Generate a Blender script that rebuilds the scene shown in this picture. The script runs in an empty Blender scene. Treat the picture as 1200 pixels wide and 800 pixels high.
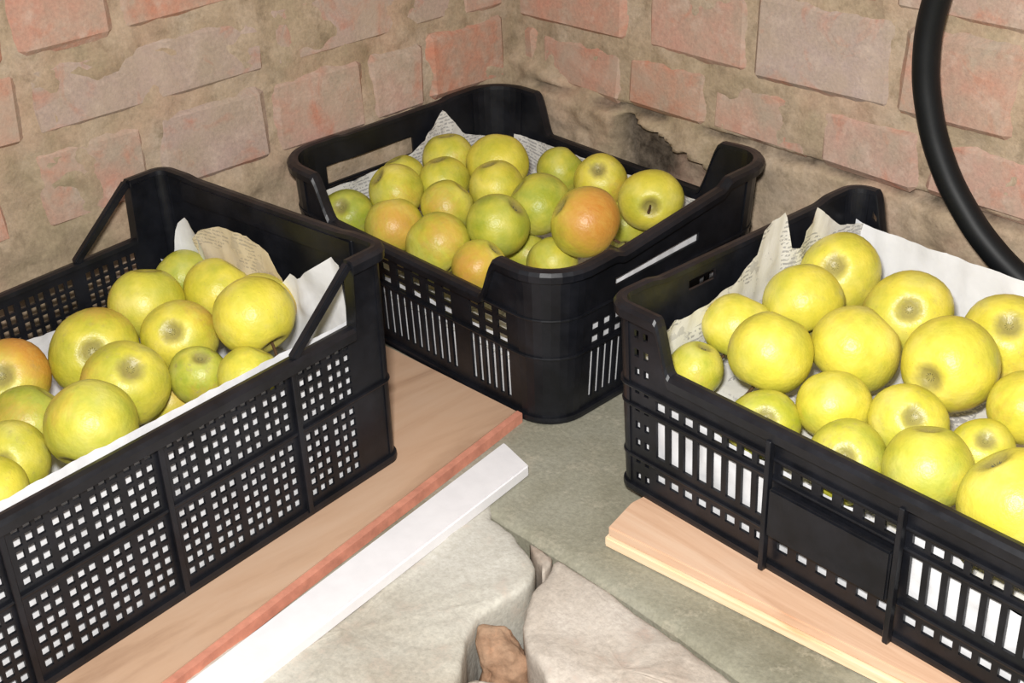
import bpy, bmesh, math, random
from mathutils import Vector, Matrix, noise
random.seed(11)
SC = bpy.context.scene
COL = SC.collection

# ------------------------------------------------------------------ camera
cam_d = bpy.data.cameras.new('camera'); cam = bpy.data.objects.new('camera', cam_d); COL.objects.link(cam)
cr = Vector((0.68166611, 0.73079729, -0.03558987)); cdn = Vector((0.33799325, -0.35766535, -0.8705378)); cd = Vector((-0.64891593, 0.58138698, -0.4908129))
CAM = Vector((1.162, -1.071, 0.70))
m = Matrix((( cr.x, -cdn.x, -cd.x, CAM.x), (cr.y, -cdn.y, -cd.y, CAM.y), (cr.z, -cdn.z, -cd.z, CAM.z), (0, 0, 0, 1)))
cam.matrix_world = m
cam_d.sensor_width = 36; cam_d.lens = 47.116; cam_d.clip_start = .02
SC.camera = cam
# ------------------------------------------------------------------ world, flash, exposure
w = bpy.data.worlds.new('world'); SC.world = w; w.use_nodes = True
w.node_tree.nodes['Background'].inputs[0].default_value = (1.0, .97, .93, 1)
w.node_tree.nodes['Background'].inputs[1].default_value = .30
ld = bpy.data.lights.new('camera_flash', 'AREA'); ld.shape = 'RECTANGLE'; ld.size = .07; ld.size_y = .04; ld.energy = 13; ld.color = (1, .98, .95)
lo = bpy.data.objects.new('camera_flash', ld); COL.objects.link(lo)
lo.location = CAM + cr * -.03 - cdn * .09 + cd * .02
lo.rotation_euler = (Vector((.70, -.25, .1)) - lo.location).to_track_quat('-Z', 'Y').to_euler()
vs = SC.view_settings; SC.display_settings.display_device = 'sRGB'
vs.view_transform = 'Standard'; vs.look = 'None'; vs.gamma = 1; vs.use_curve_mapping = False; vs.exposure = .50

# ------------------------------------------------------------------ materials
def srgb(r, g, b):
    f = lambda c: (c/255/12.92) if c/255 <= .04045 else ((c/255+.055)/1.055)**2.4
    return (f(r), f(g), f(b), 1)
class NT:
    def __init__(s, name, rough=.7, spec=.3):
        s.m = bpy.data.materials.new(name); s.m.use_nodes = True; s.t = s.m.node_tree; s.b = s.t.nodes['Principled BSDF']
        s.b.inputs['Roughness'].default_value = rough; s.b.inputs['Specular IOR Level'].default_value = spec
    def n(s, typ, **k):
        x = s.t.nodes.new(typ)
        for a, v in k.items(): setattr(x, a, v)
        return x
    def l(s, a, b): s.t.links.new(a, b)
    def coord(s, kind='Object', scale=(1, 1, 1), loc=None):
        c = s.n('ShaderNodeTexCoord'); mp = s.n('ShaderNodeMapping'); mp.inputs['Scale'].default_value = scale
        s.l(c.outputs[kind], mp.inputs[0])
        if loc is not None: s.l(loc, mp.inputs['Location'])
        return mp.outputs[0]
    def noise(s, vec, scale, detail=4, rough=.55, dist=0):
        x = s.n('ShaderNodeTexNoise'); x.inputs['Scale'].default_value = scale; x.inputs['Detail'].default_value = detail
        x.inputs['Roughness'].default_value = rough; x.inputs['Distortion'].default_value = dist
        s.l(vec, x.inputs['Vector']); return x.outputs['Fac']
    def ramp(s, fac, stops, interp='LINEAR'):
        x = s.n('ShaderNodeValToRGB'); x.color_ramp.interpolation = interp
        while len(x.color_ramp.elements) < len(stops): x.color_ramp.elements.new(.5)
        for e, (p, c) in zip(x.color_ramp.elements, stops): e.position = p; e.color = c
        s.l(fac, x.inputs[0]); return x.outputs[0]
    def mix(s, fac, a, b, mode='MIX'):
        x = s.n('ShaderNodeMix', data_type='RGBA', blend_type=mode)
        for v, i in ((fac, x.inputs[0]), (a, x.inputs[6]), (b, x.inputs[7])):
            if hasattr(v, 'links'): s.l(v, i)
            else: i.default_value = v
        return x.outputs[2]
    def math(s, op, a, b=None, clamp=False):
        x = s.n('ShaderNodeMath', operation=op, use_clamp=clamp)
        for v, i in ((a, x.inputs[0]), (b, x.inputs[1])):
            if v is None: continue
            if hasattr(v, 'links'): s.l(v, i)
            else: i.default_value = v
        return x.outputs[0]
    def bump(s, h, strength=.3, dist=.002):
        x = s.n('ShaderNodeBump'); x.inputs['Strength'].default_value = strength; x.inputs['Distance'].default_value = dist
        s.l(h, x.inputs['Height']); s.l(x.outputs[0], s.b.inputs['Normal'])
    def col(s, c):
        if hasattr(c, 'links'): s.l(c, s.b.inputs['Base Color'])
        else: s.b.inputs['Base Color'].default_value = c
        return s.m
MAT = {}
def mk_brick():
    M_ = NT('brick', .9, .1); info = M_.n('ShaderNodeObjectInfo'); geo = M_.n('ShaderNodeNewGeometry'); v = geo.outputs['Position']
    base = M_.ramp(info.outputs['Random'], [(0, srgb(196, 130, 104)), (.25, srgb(196, 146, 128)), (.5, srgb(190, 156, 144)), (.68, srgb(176, 160, 154)), (.85, srgb(194, 144, 126)), (1, srgb(200, 126, 98))])
    n1 = M_.noise(v, 16, 5, .6); c = M_.mix(M_.ramp(n1, [(.32, (0, 0, 0, 1)), (.66, (1, 1, 1, 1))]), base, srgb(172, 156, 140))
    n2 = M_.noise(v, 34, 6, .65); c = M_.mix(M_.ramp(n2, [(.52, (0, 0, 0, 1)), (.72, (.6, .6, .6, 1))]), c, srgb(203, 186, 172))
    n4 = M_.noise(v, 22, 4, .6, .8); c = M_.mix(M_.ramp(n4, [(.54, (0, 0, 0, 1)), (.72, (.6, .6, .6, 1))]), c, srgb(190, 118, 92))
    n3 = M_.noise(v, 260, 5, .7); c = M_.mix(.22, c, M_.ramp(n3, [(.3, (.12, .1, .08, 1)), (.7, (.75, .68, .6, 1))]), 'OVERLAY')
    sm = M_.noise(v, 13, 6, .68, .6); c = M_.mix(M_.ramp(sm, [(.50, (0, 0, 0, 1)), (.68, (.65, .65, .65, 1))]), c, srgb(182, 162, 145))
    M_.bump(M_.math('ADD', M_.math('MULTIPLY', n3, .5), n2), .4, .004); return M_.col(c)
def mk_mortar():
    M_ = NT('mortar', .95, .08); geo = M_.n('ShaderNodeNewGeometry'); v = geo.outputs['Position']
    n1 = M_.noise(v, 9, 6, .6); c = M_.ramp(n1, [(.3, srgb(150, 136, 110)), (.5, srgb(176, 156, 132)), (.7, srgb(184, 168, 150))])
    n2 = M_.noise(v, 40, 6, .7); c = M_.mix(M_.ramp(n2, [(.35, (.8, .8, .8, 1)), (.5, (0, 0, 0, 1))]), c, srgb(146, 130, 108))
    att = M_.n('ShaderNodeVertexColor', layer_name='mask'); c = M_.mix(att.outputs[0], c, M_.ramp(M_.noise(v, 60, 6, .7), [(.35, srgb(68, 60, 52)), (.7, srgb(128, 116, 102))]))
    sm = M_.noise(v, 13, 6, .68, .6); c = M_.mix(M_.ramp(sm, [(.50, (0, 0, 0, 1)), (.66, (.7, .7, .7, 1))]), c, srgb(182, 164, 142))
    pk = M_.noise(v, 7, 5, .6); c = M_.mix(M_.ramp(pk, [(.5, (0, 0, 0, 1)), (.7, (.5, .5, .5, 1))]), c, srgb(190, 152, 132))
    n3 = M_.noise(v, 220, 5, .7); c = M_.mix(.22, c, M_.ramp(n3, [(.3, (.1, .1, .1, 1)), (.7, (.8, .8, .8, 1))]), 'OVERLAY')
    M_.bump(M_.math('ADD', M_.math('MULTIPLY', n3, .6), n2), .4, .004); return M_.col(c)
def mk_concrete(name, cols, s1=6, crack=False):
    M_ = NT(name, .85, .2); geo = M_.n('ShaderNodeNewGeometry'); v = geo.outputs['Position']
    n1 = M_.noise(v, s1, 7, .6, .4); c = M_.ramp(n1, [(.3, cols[0]), (.5, cols[1]), (.7, cols[2])])
    n2 = M_.noise(v, 30, 6, .7); c = M_.mix(M_.ramp(n2, [(.55, (0, 0, 0, 1)), (.75, (.7, .7, .7, 1))]), c, cols[3])
    n3 = M_.noise(v, 240, 4, .7); c = M_.mix(.25, c, M_.ramp(n3, [(.3, (.15, .15, .15, 1)), (.7, (.8, .8, .8, 1))]), 'OVERLAY')
    M_.bump(M_.math('ADD', M_.math('MULTIPLY', n3, .25), n2), .28, .004); return M_.col(c)
def mk_apple():
    M_ = NT('apple_skin', .40, .45); info = M_.n('ShaderNodeObjectInfo'); sep = M_.n('ShaderNodeSeparateColor'); M_.l(info.outputs['Color'], sep.inputs[0])
    tc = M_.n('ShaderNodeTexCoord'); off = M_.n('ShaderNodeVectorMath', operation='SCALE'); off.inputs[0].default_value = (7, 13, 5); M_.l(info.outputs['Random'], off.inputs[3])
    ob = tc.outputs['Object']; va = M_.n('ShaderNodeVectorMath', operation='ADD'); M_.l(ob, va.inputs[0]); M_.l(off.outputs[0], va.inputs[1]); v = va.outputs[0]
    n1 = M_.noise(v, 1.1, 4, .55); yel = M_.ramp(n1, [(.3, srgb(200, 190, 58)), (.5, srgb(218, 204, 76)), (.72, srgb(228, 214, 108))])
    grn = M_.ramp(n1, [(.3, srgb(146, 158, 44)), (.6, srgb(172, 178, 76)), (.8, srgb(188, 188, 108))])
    g = M_.math('ADD', sep.outputs[1], M_.math('MULTIPLY', M_.math('SUBTRACT', M_.noise(v, 1.6, 3), .5), 1.6), True)
    c = M_.mix(g, yel, grn)
    sx = M_.n('ShaderNodeSeparateXYZ'); M_.l(ob, sx.inputs[0])
    # blush on the sunny side (local +X), streaked along the meridians
    mp = M_.n('ShaderNodeMapping'); mp.inputs['Scale'].default_value = (1, 1, .35); M_.l(v, mp.inputs[0])
    st = M_.noise(mp.outputs[0], 4.5, 5, .65)
    bl = M_.math('ADD', sx.outputs[0], M_.math('MULTIPLY', M_.math('SUBTRACT', st, .5), 1.1))
    bl = M_.math('ADD', bl, M_.math('SUBTRACT', M_.math('MULTIPLY', sep.outputs[0], 1.25), 1.0))
    bl = M_.math('MINIMUM', M_.math('MULTIPLY', M_.math('MAXIMUM', bl, 0.0), 1.1), .85)
    c = M_.mix(bl, c, M_.ramp(st, [(.35, srgb(192, 112, 46)), (.7, srgb(206, 152, 74))]))
    # russet round both dimples
    rr = M_.math('ADD', M_.math('MULTIPLY', sx.outputs[0], sx.outputs[0]), M_.math('MULTIPLY', sx.outputs[1], sx.outputs[1]))
    rr = M_.math('SQRT', rr); k = M_.math('SUBTRACT', M_.math('ADD', .30, M_.math('MULTIPLY', M_.noise(v, 6, 4), .2)), rr); k = M_.math('MULTIPLY', k, 4.5, True)
    c = M_.mix(M_.math('MULTIPLY', k, .8), c, srgb(132, 122, 74))
    k2 = M_.math('MULTIPLY', M_.ramp(M_.noise(v, 3.3, 5, .7), [(.56, (0, 0, 0, 1)), (.74, (1, 1, 1, 1))]), sep.outputs[2]); c = M_.mix(k2, c, srgb(160, 142, 100))
    vo = M_.n('ShaderNodeTexVoronoi'); vo.inputs['Scale'].default_value = 7; M_.l(v, vo.inputs['Vector'])
    dots = M_.ramp(vo.outputs['Distance'], [(.05, (.55, .55, .55, 1)), (.09, (0, 0, 0, 1))]); c = M_.mix(dots, c, srgb(150, 128, 80))
    M_.bump(M_.noise(v, 9, 3), .08, .05); return M_.col(c)
def mk_plastic():
    M_ = NT('black_plastic', .36, .36); v = M_.coord('Object'); n = M_.noise(v, 45, 5, .6)
    M_.l(M_.ramp(n, [(.3, (.28, .28, .28, 1)), (.7, (.5, .5, .5, 1))]), M_.b.inputs['Roughness'])
    c = M_.ramp(M_.noise(v, 20, 5, .7), [(.4, (.005, .0055, .0075, 1)), (.75, (.014, .015, .020, 1))]); M_.bump(n, .1, .002); return M_.col(c)
def mk_paper(name, base, ink=0.0, scale=(1, 1, 1)):
    M_ = NT(name, .8, .15); v = M_.coord('Object', scale); n = M_.noise(v, 60, 4)
    c = M_.mix(M_.ramp(n, [(.3, (0, 0, 0, 1)), (.8, (.3, .3, .3, 1))]), base, (base[0]*.8, base[1]*.8, base[2]*.78, 1))
    if ink:
        sx = M_.n('ShaderNodeSeparateXYZ'); M_.l(v, sx.inputs[0])
        ln = M_.math('GREATER_THAN', M_.math('SINE', M_.math('MULTIPLY', M_.math('ADD', sx.outputs[2], M_.math('MULTIPLY', sx.outputs[0], .15)), 1500)), .1)
        wd = M_.math('GREATER_THAN', M_.noise(M_.coord('Object', (300, 300, 300)), 1, 1), .47)
        bl = M_.math('GREATER_THAN', M_.noise(v, 22, 1), .5)
        pic = M_.math('GREATER_THAN', M_.noise(v, 30, 6, .7), .58)
        k = M_.math('MULTIPLY', M_.math('MULTIPLY', ln, wd), bl)
        k = M_.math('MULTIPLY', M_.math('MAXIMUM', k, M_.math('MULTIPLY', pic, .55)), ink)
        c = M_.mix(k, c, srgb(88, 88, 100))
    M_.bump(n, .25, .003); return M_.col(c)
def mk_wood(name, a, b_, c_, sc=(6, 90, 90), rough=.7):
    M_ = NT(name, rough, .2); v = M_.coord('Object', sc); n = M_.noise(v, 1, 6, .6, .6); c = M_.ramp(n, [(.3, a), (.5, b_), (.72, c_)])
    n2 = M_.noise(M_.coord('Object'), 14, 6, .65); c = M_.mix(M_.ramp(n2, [(.5, (0, 0, 0, 1)), (.8, (.5, .5, .5, 1))]), c, (c_[0]*.9, c_[1]*.9, c_[2]*.92, 1))
    M_.bump(n, .3, .001); return M_.col(c)
def mk_plain(name, c, rough=.6, spec=.3, amt=.25):
    M_ = NT(name, rough, spec); v = M_.coord('Object'); n = M_.noise(v, 50, 5, .65)
    cc = M_.ramp(n, [(.35, (c[0]*(1-amt), c[1]*(1-amt), c[2]*(1-amt), 1)), (.65, c)]); M_.bump(n, .2, .001); return M_.col(cc)
MAT['brick'] = mk_brick(); MAT['mortar'] = mk_mortar(); MAT['apple'] = mk_apple(); MAT['plastic'] = mk_plastic()
MAT['ledge'] = mk_concrete('ledge_concrete', [srgb(118, 114, 96), srgb(146, 143, 126), srgb(160, 158, 144), srgb(176, 168, 150)])
MAT['stone'] = mk_concrete('limewashed_stone', [srgb(158, 148, 132), srgb(188, 184, 172), srgb(200, 197, 188), srgb(172, 152, 138)], 5)
MAT['stone2'] = mk_concrete('mottled_stone', [srgb(150, 134, 120), srgb(184, 174, 162), srgb(198, 190, 180), srgb(152, 128, 114)], 9)
MAT['earth'] = mk_concrete('earth', [srgb(104, 84, 68), srgb(150, 118, 94), srgb(168, 140, 116), srgb(178, 128, 98)], 14)
MAT['white_paper'] = mk_paper('white_paper', srgb(226, 226, 228))
MAT['newsprint'] = mk_paper('newsprint', srgb(220, 218, 212), .5)
MAT['cream_paper'] = mk_paper('cream_paper', srgb(216, 202, 176), .35)
MAT['board'] = mk_wood('brown_board', srgb(168, 134, 108), srgb(196, 162, 134), srgb(206, 176, 150), (16, 3, 30))
MAT['red'] = mk_plain('worn_red_paint', srgb(218, 148, 124), .7, .2, .3)
MAT['white_board'] = mk_plain('white_board', srgb(232, 230, 232), .6, .3, .06)
MAT['pale_wood'] = mk_wood('pale_wood', srgb(198, 158, 128), srgb(216, 178, 148), srgb(224, 192, 164), (5, 80, 80))
MAT['pale_edge'] = mk_wood('pale_wood_edge', srgb(214, 172, 130), srgb(238, 206, 168), srgb(244, 220, 188), (5, 80, 160))
MAT['rubber'] = mk_plain('black_rubber', (.006, .007, .008, 1), .5, .25)
MAT['stem'] = mk_plain('stem', srgb(84, 62, 40), .8, .2)
MAT['calyx'] = mk_plain('calyx', srgb(92, 90, 70), .9, .1)

# ------------------------------------------------------------------ helpers
def mesh(name, V, F, mat, smooth=False):
    me = bpy.data.meshes.new(name); me.from_pydata([tuple(v) for v in V], [], F); me.materials.append(MAT[mat] if isinstance(mat, str) else mat)
    if smooth: me.shade_smooth()
    me.update(); return me
def obj(name, me, parent=None, **props):
    o = bpy.data.objects.new(name, me); COL.objects.link(o)
    if parent: o.parent = parent
    for k, v in props.items(): o[k] = v
    return o
def thing(name, label, cat, loc=(0, 0, 0), rz=0, group=None):
    o = obj(name, None); o.location = loc; o.rotation_euler = (0, 0, rz); o['label'] = label; o['category'] = cat
    if group: o['group'] = group
    return o
def fix_normals(me):
    bm = bmesh.new(); bm.from_mesh(me); bmesh.ops.remove_doubles(bm, verts=bm.verts, dist=1e-5); bmesh.ops.recalc_face_normals(bm, faces=bm.faces); bm.to_mesh(me); bm.free(); return me
def bevel_box(name, x0, x1, y0, y1, z0, z1, bev, mat, jit=0, seg=1, seed=0, cuts=0):
    bm = bmesh.new(); bmesh.ops.create_cube(bm, size=1)
    for v in bm.verts: v.co = Vector((x0+(v.co.x+.5)*(x1-x0), y0+(v.co.y+.5)*(y1-y0), z0+(v.co.z+.5)*(z1-z0)))
    if jit:
        for v in bm.verts: v.co += Vector([random.uniform(-jit, jit) for _ in range(3)])
    if bev: bmesh.ops.bevel(bm, geom=bm.edges[:], offset=bev, segments=seg, affect='EDGES')
    if jit:
        for v in bm.verts: v.co += Vector([random.uniform(-jit, jit)*.35 for _ in range(3)])
    me = bpy.data.meshes.new(name); bm.to_mesh(me); bm.free(); me.materials.append(MAT[mat]); return me
def height_slab(name, nu, nv, P, back, mat, mask=None, smooth=True):
    """grid P(i,j) with a skirt down to back(point) and a closed rear"""
    V = []; F = []
    for j in range(nv+1):
        for i in range(nu+1): V.append(Vector(P(i/nu, j/nv)))
    n = len(V); g = lambda i, j: j*(nu+1)+i
    for j in range(nv):
        for i in range(nu): F.append((g(i, j), g(i+1, j), g(i+1, j+1), g(i, j+1)))
    ring = [g(i, 0) for i in range(nu)] + [g(nu, j) for j in range(nv)] + [g(i, nv) for i in range(nu, 0, -1)] + [g(0, j) for j in range(nv, 0, -1)]
    for k in ring: V.append(Vector(back(V[k])))
    m_ = len(ring)
    for k in range(m_): F.append((ring[k], n+k, n+(k+1) % m_, ring[(k+1) % m_]))
    F.append(tuple(n+k for k in range(m_))[::-1])
    me = mesh(name, V, F, mat)
    if smooth:
        for p in me.polygons[:nu*nv]: p.use_smooth = True
    if mask:
        a = me.color_attributes.new('mask', 'FLOAT_COLOR', 'POINT')
        for k in range(len(V)):
            c = mask(V[k]); a.data[k].color = (c, c, c, 1)
    return me
def fbm(p, s, o=4): return noise.fractal(Vector(p)*s, 1.0, 2.0, o)
def sstep(a, b, x):
    t = max(0, min(1, (x-a)/(b-a))); return t*t*(3-2*t)
# ================================================================== setting
# left wall: plane x=0 running to -y; right wall: plane y=0 running to +x; the corner is the z axis
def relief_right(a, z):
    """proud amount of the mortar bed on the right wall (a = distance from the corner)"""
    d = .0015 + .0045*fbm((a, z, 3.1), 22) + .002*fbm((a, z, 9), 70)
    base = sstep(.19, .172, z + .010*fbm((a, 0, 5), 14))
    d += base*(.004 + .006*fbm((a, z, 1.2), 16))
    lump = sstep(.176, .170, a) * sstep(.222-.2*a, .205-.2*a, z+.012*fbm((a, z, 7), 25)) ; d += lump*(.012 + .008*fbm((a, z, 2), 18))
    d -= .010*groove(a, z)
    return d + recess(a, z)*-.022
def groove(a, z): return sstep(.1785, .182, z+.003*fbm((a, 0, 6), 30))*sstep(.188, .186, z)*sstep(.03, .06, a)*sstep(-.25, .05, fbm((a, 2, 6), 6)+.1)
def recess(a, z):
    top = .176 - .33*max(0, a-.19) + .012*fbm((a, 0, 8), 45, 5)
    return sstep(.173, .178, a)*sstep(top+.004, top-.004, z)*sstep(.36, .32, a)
def relief_left(a, z):
    d = .0015 + .0048*fbm((a, z, 13.1), 22) + .002*fbm((a, z, 19), 70)
    base = sstep(.186, .166, z + .014*fbm((a, 0, 15), 12)); d += base*(.004 + .006*fbm((a, z, 11.2), 15))
    lump = sstep(.13, .03, a + .03*fbm((a, z, 4), 20)) * sstep(.215, .19, z+.012*fbm((a, z, 17), 25)); d += lump*.006
    return d
HZ = 1.15
wr = height_slab('wall_right', 240, 250, lambda u, v: (1.73*u-.03, -relief_right(max(0, 1.73*u-.03), -.02+HZ*v**1.15), -.02+HZ*v**1.15), lambda p: (p.x, .12, p.z), 'mortar', lambda p: min(1, recess(p.x, p.z)+.9*groove(p.x, p.z)))  # mask also darkens the groove: dirt and crack shade put into the colour
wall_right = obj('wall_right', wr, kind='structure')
wl = height_slab('wall_left', 240, 220, lambda u, v: (relief_left(max(0, 1.93*u-.03), -.02+HZ*v**1.15), .03-1.93*u, -.02+HZ*v**1.15), lambda p: (-.12, p.y, p.z), 'mortar', lambda p: 0)
wall_left = obj('wall_left', wl, kind='structure')
wall_right.location = (-.013, .010, -.006); wall_left.location = (-.021, .004, -.006)
def brick(side, a0, a1, z0, z1, proud):
    a0 -= .0015; a1 += .0015; z0 -= .002; z1 += .002
    j = random.uniform(-.0015, .0015)
    if side == 'r': me = bevel_box('brick', a0, a1, -proud+j, .06, z0, z1, .0075, 'brick', .0030); o = obj('brick', me, wall_right)
    else: me = bevel_box('brick', -.06, proud+j, -a1, -a0, z0, z1, .0075, 'brick', .0030); o = obj('brick', me, wall_left)
RB = {0: [(.012, .037), (.046, .174), (.186, .298), (.309, .432), (.443, .556), (.567, .700), (.712, .835), (.846, .960), (.972, 1.10), (1.11, 1.24), (1.25, 1.37), (1.38, 1.5), (1.51, 1.66)],
      1: [(.010, .180), (.213, .350), (.360, .518), (.530, .645), (.657, .82), (.832, .95), (.962, 1.17), (1.18, 1.30), (1.31, 1.5), (1.51, 1.66)]}
LB = {0: [(.012, .130), (.138, .214), (.222, .342), (.352, .482), (.494, .612), (.648, .780), (.792, .91), (.922, 1.05), (1.06, 1.19), (1.2, 1.33), (1.34, 1.47), (1.48, 1.6), (1.61, 1.74)],
      1: [(.012, .074), (.084, .334), (.346, .600), (.612, .86), (.872, 1.12), (1.13, 1.38), (1.39, 1.64), (1.65, 1.8)]}
RZ = {0: (.187, .247), 1: (.259, .346)}; LZ = {0: (.180, .257), 1: (.272, .336)}
def gen(n, off):
    L = []; x = .012; k = off
    while x < n:
        w_ = .245 if k % 2 else .118
        L.append((x, min(x+w_+random.uniform(-.006, .006), n+.1))); x = L[-1][1]+.011; k += 1
    return L
LB[2] = [(.012, .12), (.131, .243), (.254, .358), (.369, .496), (.508, .603), (.615, .73), (.742, .98), (.99, 1.22), (1.23, 1.46), (1.47, 1.7)]
LZ[2] = (.348, .424)
RB[2] = [(.012, .12), (.132, .375), (.387, .50), (.512, .75), (.762, .88), (.892, 1.14), (1.15, 1.27), (1.28, 1.5), (1.51, 1.66)]
RZ[2] = (.358, .432)
for k in range(3, 9):
    RB[k] = gen(1.55, k); RZ[k] = (.444+(k-3)*.084, .516+(k-3)*.084)
    LB[k] = gen(1.7, k+1); LZ[k] = (.436+(k-3)*.084, .508+(k-3)*.084)
for k in RB:
    for a0, a1 in RB[k]: brick('r', a0, a1, RZ[k][0]+random.uniform(-.002, .002), RZ[k][1]+random.uniform(-.002, .002), .0050)
for k in LB:
    for a0, a1 in LB[k]: brick('l', a0, a1, LZ[k][0]+random.uniform(-.002, .002), LZ[k][1]+random.uniform(-.002, .002), .0050)

# concrete ledge: an L of two arms, its front edge broken and uneven
def edge_y(x): return -.4625 - .010*sstep(.60, .80, x) + .0012*fbm((x, 1, 0), 40)
def ledge_z(x, y): return .0012*fbm((x, y, 0), 9) + .0005*fbm((x, y, 3), 50)
lr = height_slab('ledge_right', 150, 60, lambda u, v: (.02+1.66*u, edge_y(.02+1.66*u)*(1-v) + .0*v, ledge_z(.02+1.66*u, edge_y(.02+1.66*u)*(1-v)) - .004*(1-sstep(0, .02, v))), lambda p: (p.x, p.y, -.30), 'ledge')
ledge = obj('trim_1', lr, kind='structure', label='grey green concrete ledge along the right wall')
def edge_x(y): return .4235 + .0012*fbm((5, y, 0), 40)
ll = height_slab('ledge_left', 50, 110, lambda u, v: (edge_x(-.44-1.3*v)*u, -.44-1.3*v, -.0003+ledge_z(edge_x(-.44-1.3*v)*u, -.44-1.3*v) - .004*(sstep(.985, 1, u))), lambda p: (p.x, p.y, -.30), 'ledge')
ledge2 = obj('trim_2', ll, kind='structure', label='grey concrete ledge along the left wall')
fl = height_slab('floor', 60, 60, lambda u, v: (.3+1.5*u, -2.0+1.7*v, -.27+.012*fbm((u*1.5, v*1.7, 0), 7)+.004*fbm((u, v, 2), 30)), lambda p: (p.x, p.y, -.33), 'earth')
floor = obj('floor', fl, kind='structure')

# rough stones that front the ledge
def stone(name, c, r, mat, label, e=.6, amp=.02, seed=0, rz=0, sub=5, cat='stone', group=None, sc=5):
    bm = bmesh.new(); bmesh.ops.create_icosphere(bm, subdivisions=sub, radius=1)
    for v in bm.verts:
        p = v.co.normalized(); q = Vector([math.copysign(abs(t)**e, t) for t in p])
        q = Vector((q.x*r[0], q.y*r[1], q.z*r[2])); q += p*amp*fbm(q+Vector((seed, 0, 0)), sc, 5) + p*amp*.12*fbm(q+Vector((seed, 0, 0)), 40, 3)
        v.co = q
    me = bpy.data.meshes.new(name); bm.to_mesh(me); bm.free(); me.materials.append(MAT[mat]); me.shade_smooth()
    o = obj(name, me, label=label, category=cat); o.location = c; o.rotation_euler = (0, 0, rz)
    if group: o['group'] = group
    return o
def slab_stone(poly, cen, ztop, mat, label, seed, wd=.030, rnd=.016, amp=.004, depth=.25):
    # a stone with an irregular outline, a rounded shoulder and a gently uneven top
    out = []
    n0 = len(poly)
    for k in range(n0):                                   # Catmull-Rom outline
        p0, p1, p2, p3 = [Vector((*poly[(k+q) % n0], 0)) for q in (-1, 0, 1, 2)]
        L_ = (p2-p1).length; ns = max(2, int(L_/.006))
        for q in range(ns):
            t = q/ns; p = .5*((2*p1) + (p2-p0)*t + (2*p0-5*p1+4*p2-p3)*t*t + (3*p1-p0-3*p2+p3)*t**3); p = p1.lerp(p2, t)*.5 + p*.5
            out.append(p + Vector((fbm(p+Vector((seed, 0, 0)), 60), fbm(p+Vector((0, seed, 0)), 60), 0))*.0012)
    c = Vector((*cen, 0)); V = []; F = []; n = len(out)
    V += [Vector((c.x+(p.x-c.x)*.98, c.y+(p.y-c.y)*.98, ztop-depth)) for p in out]; V += [Vector((p.x, p.y, ztop-rnd-.01)) for p in out]; rings = 2
    for s in (.0, .001, .003, .006, .010, .015, .021, .028):
        ring_ = []
        for p in out:
            d = c-p; l = d.length; q = p + d/l*min(s, l*.5); z = ztop - rnd*(1-math.sqrt(max(0, 1-(1-min(1, s/wd))**2)))
            ring_.append(Vector((q.x, q.y, z)))
        V += ring_; rings += 1
    last = V[-n:]
    for f in (.2, .36, .52, .68, .84, .95): V += [Vector((q.x+(c.x-q.x)*f, q.y+(c.y-q.y)*f, ztop)) for q in last]; rings += 1
    V.append(Vector((c.x, c.y, ztop)))
    for k in range(2*n, len(V)):
        v = V[k]; v.z += amp*fbm((v.x+seed, v.y, 0), 14, 5) + amp*.25*fbm((v.x+seed, v.y, 0), 90, 3) - amp
    for r_ in range(rings-1):
        for k in range(n): F.append((r_*n+k, r_*n+(k+1) % n, (r_+1)*n+(k+1) % n, (r_+1)*n+k))
    for k in range(n): F.append(((rings-1)*n+k, (rings-1)*n+(k+1) % n, len(V)-1))
    F.append(tuple(range(n))[::-1])
    me = mesh('stone_block', V, F, mat, True); me = fix_normals(me)
    return obj('stone_block', me, label=label, category='stone')
slab_stone([(.426, -.4645), (.45, -.4645), (.478, -.466), (.502, -.4745), (.524, -.4835), (.536, -.500), (.5395, -.516), (.538, -.53), (.536, -.558), (.549, -.582), (.573, -.609), (.60, -.65), (.60, -.80), (.56, -.92), (.427, -.92)], (.478, -.64), +.005, 'stone', 'smooth pale grey stone below the white plank', 3, .012, .006, .0035)
slab_stone([(.531, -.4665), (.5637, -.4652), (.6248, -.4685), (.6713, -.471), (.714, -.4750), (.80, -.479), (.95, -.480), (1.0, -.60), (.9, -.70), (.75, -.68), (.66, -.588), (.619, -.567), (.595, -.559), (.568, -.540), (.5455, -.508), (.541, -.490), (.536, -.478)], (.66, -.525), +.0075, 'stone2', 'mottled grey stone in front of the bare concrete ledge', 8, .012, .006, .004)
slab_stone([(.499, -.4665), (.512, -.4655), (.526, -.4660), (.5315, -.4760), (.5345, -.4860), (.5270, -.4805), (.512, -.4735)], (.522, -.4715), .001, 'stone2', 'small wedge shaped stone between the two pale stones and the ledge', 14, .006, .003, .001, .1)
stone('rubble_stone', (.560, -.560, -.058), (.020, .026, .050), 'earth', 'brown broken stone in the dark gap between the pale stones', .55, .014, 21, .9, 5, sc=20)
stone('rubble_stone', (.596, -.596, -.062), (.024, .020, .052), 'stone2', 'small grey chip at the bottom edge between the two pale stones', .55, .014, 33, .8, 5, sc=20)

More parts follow.
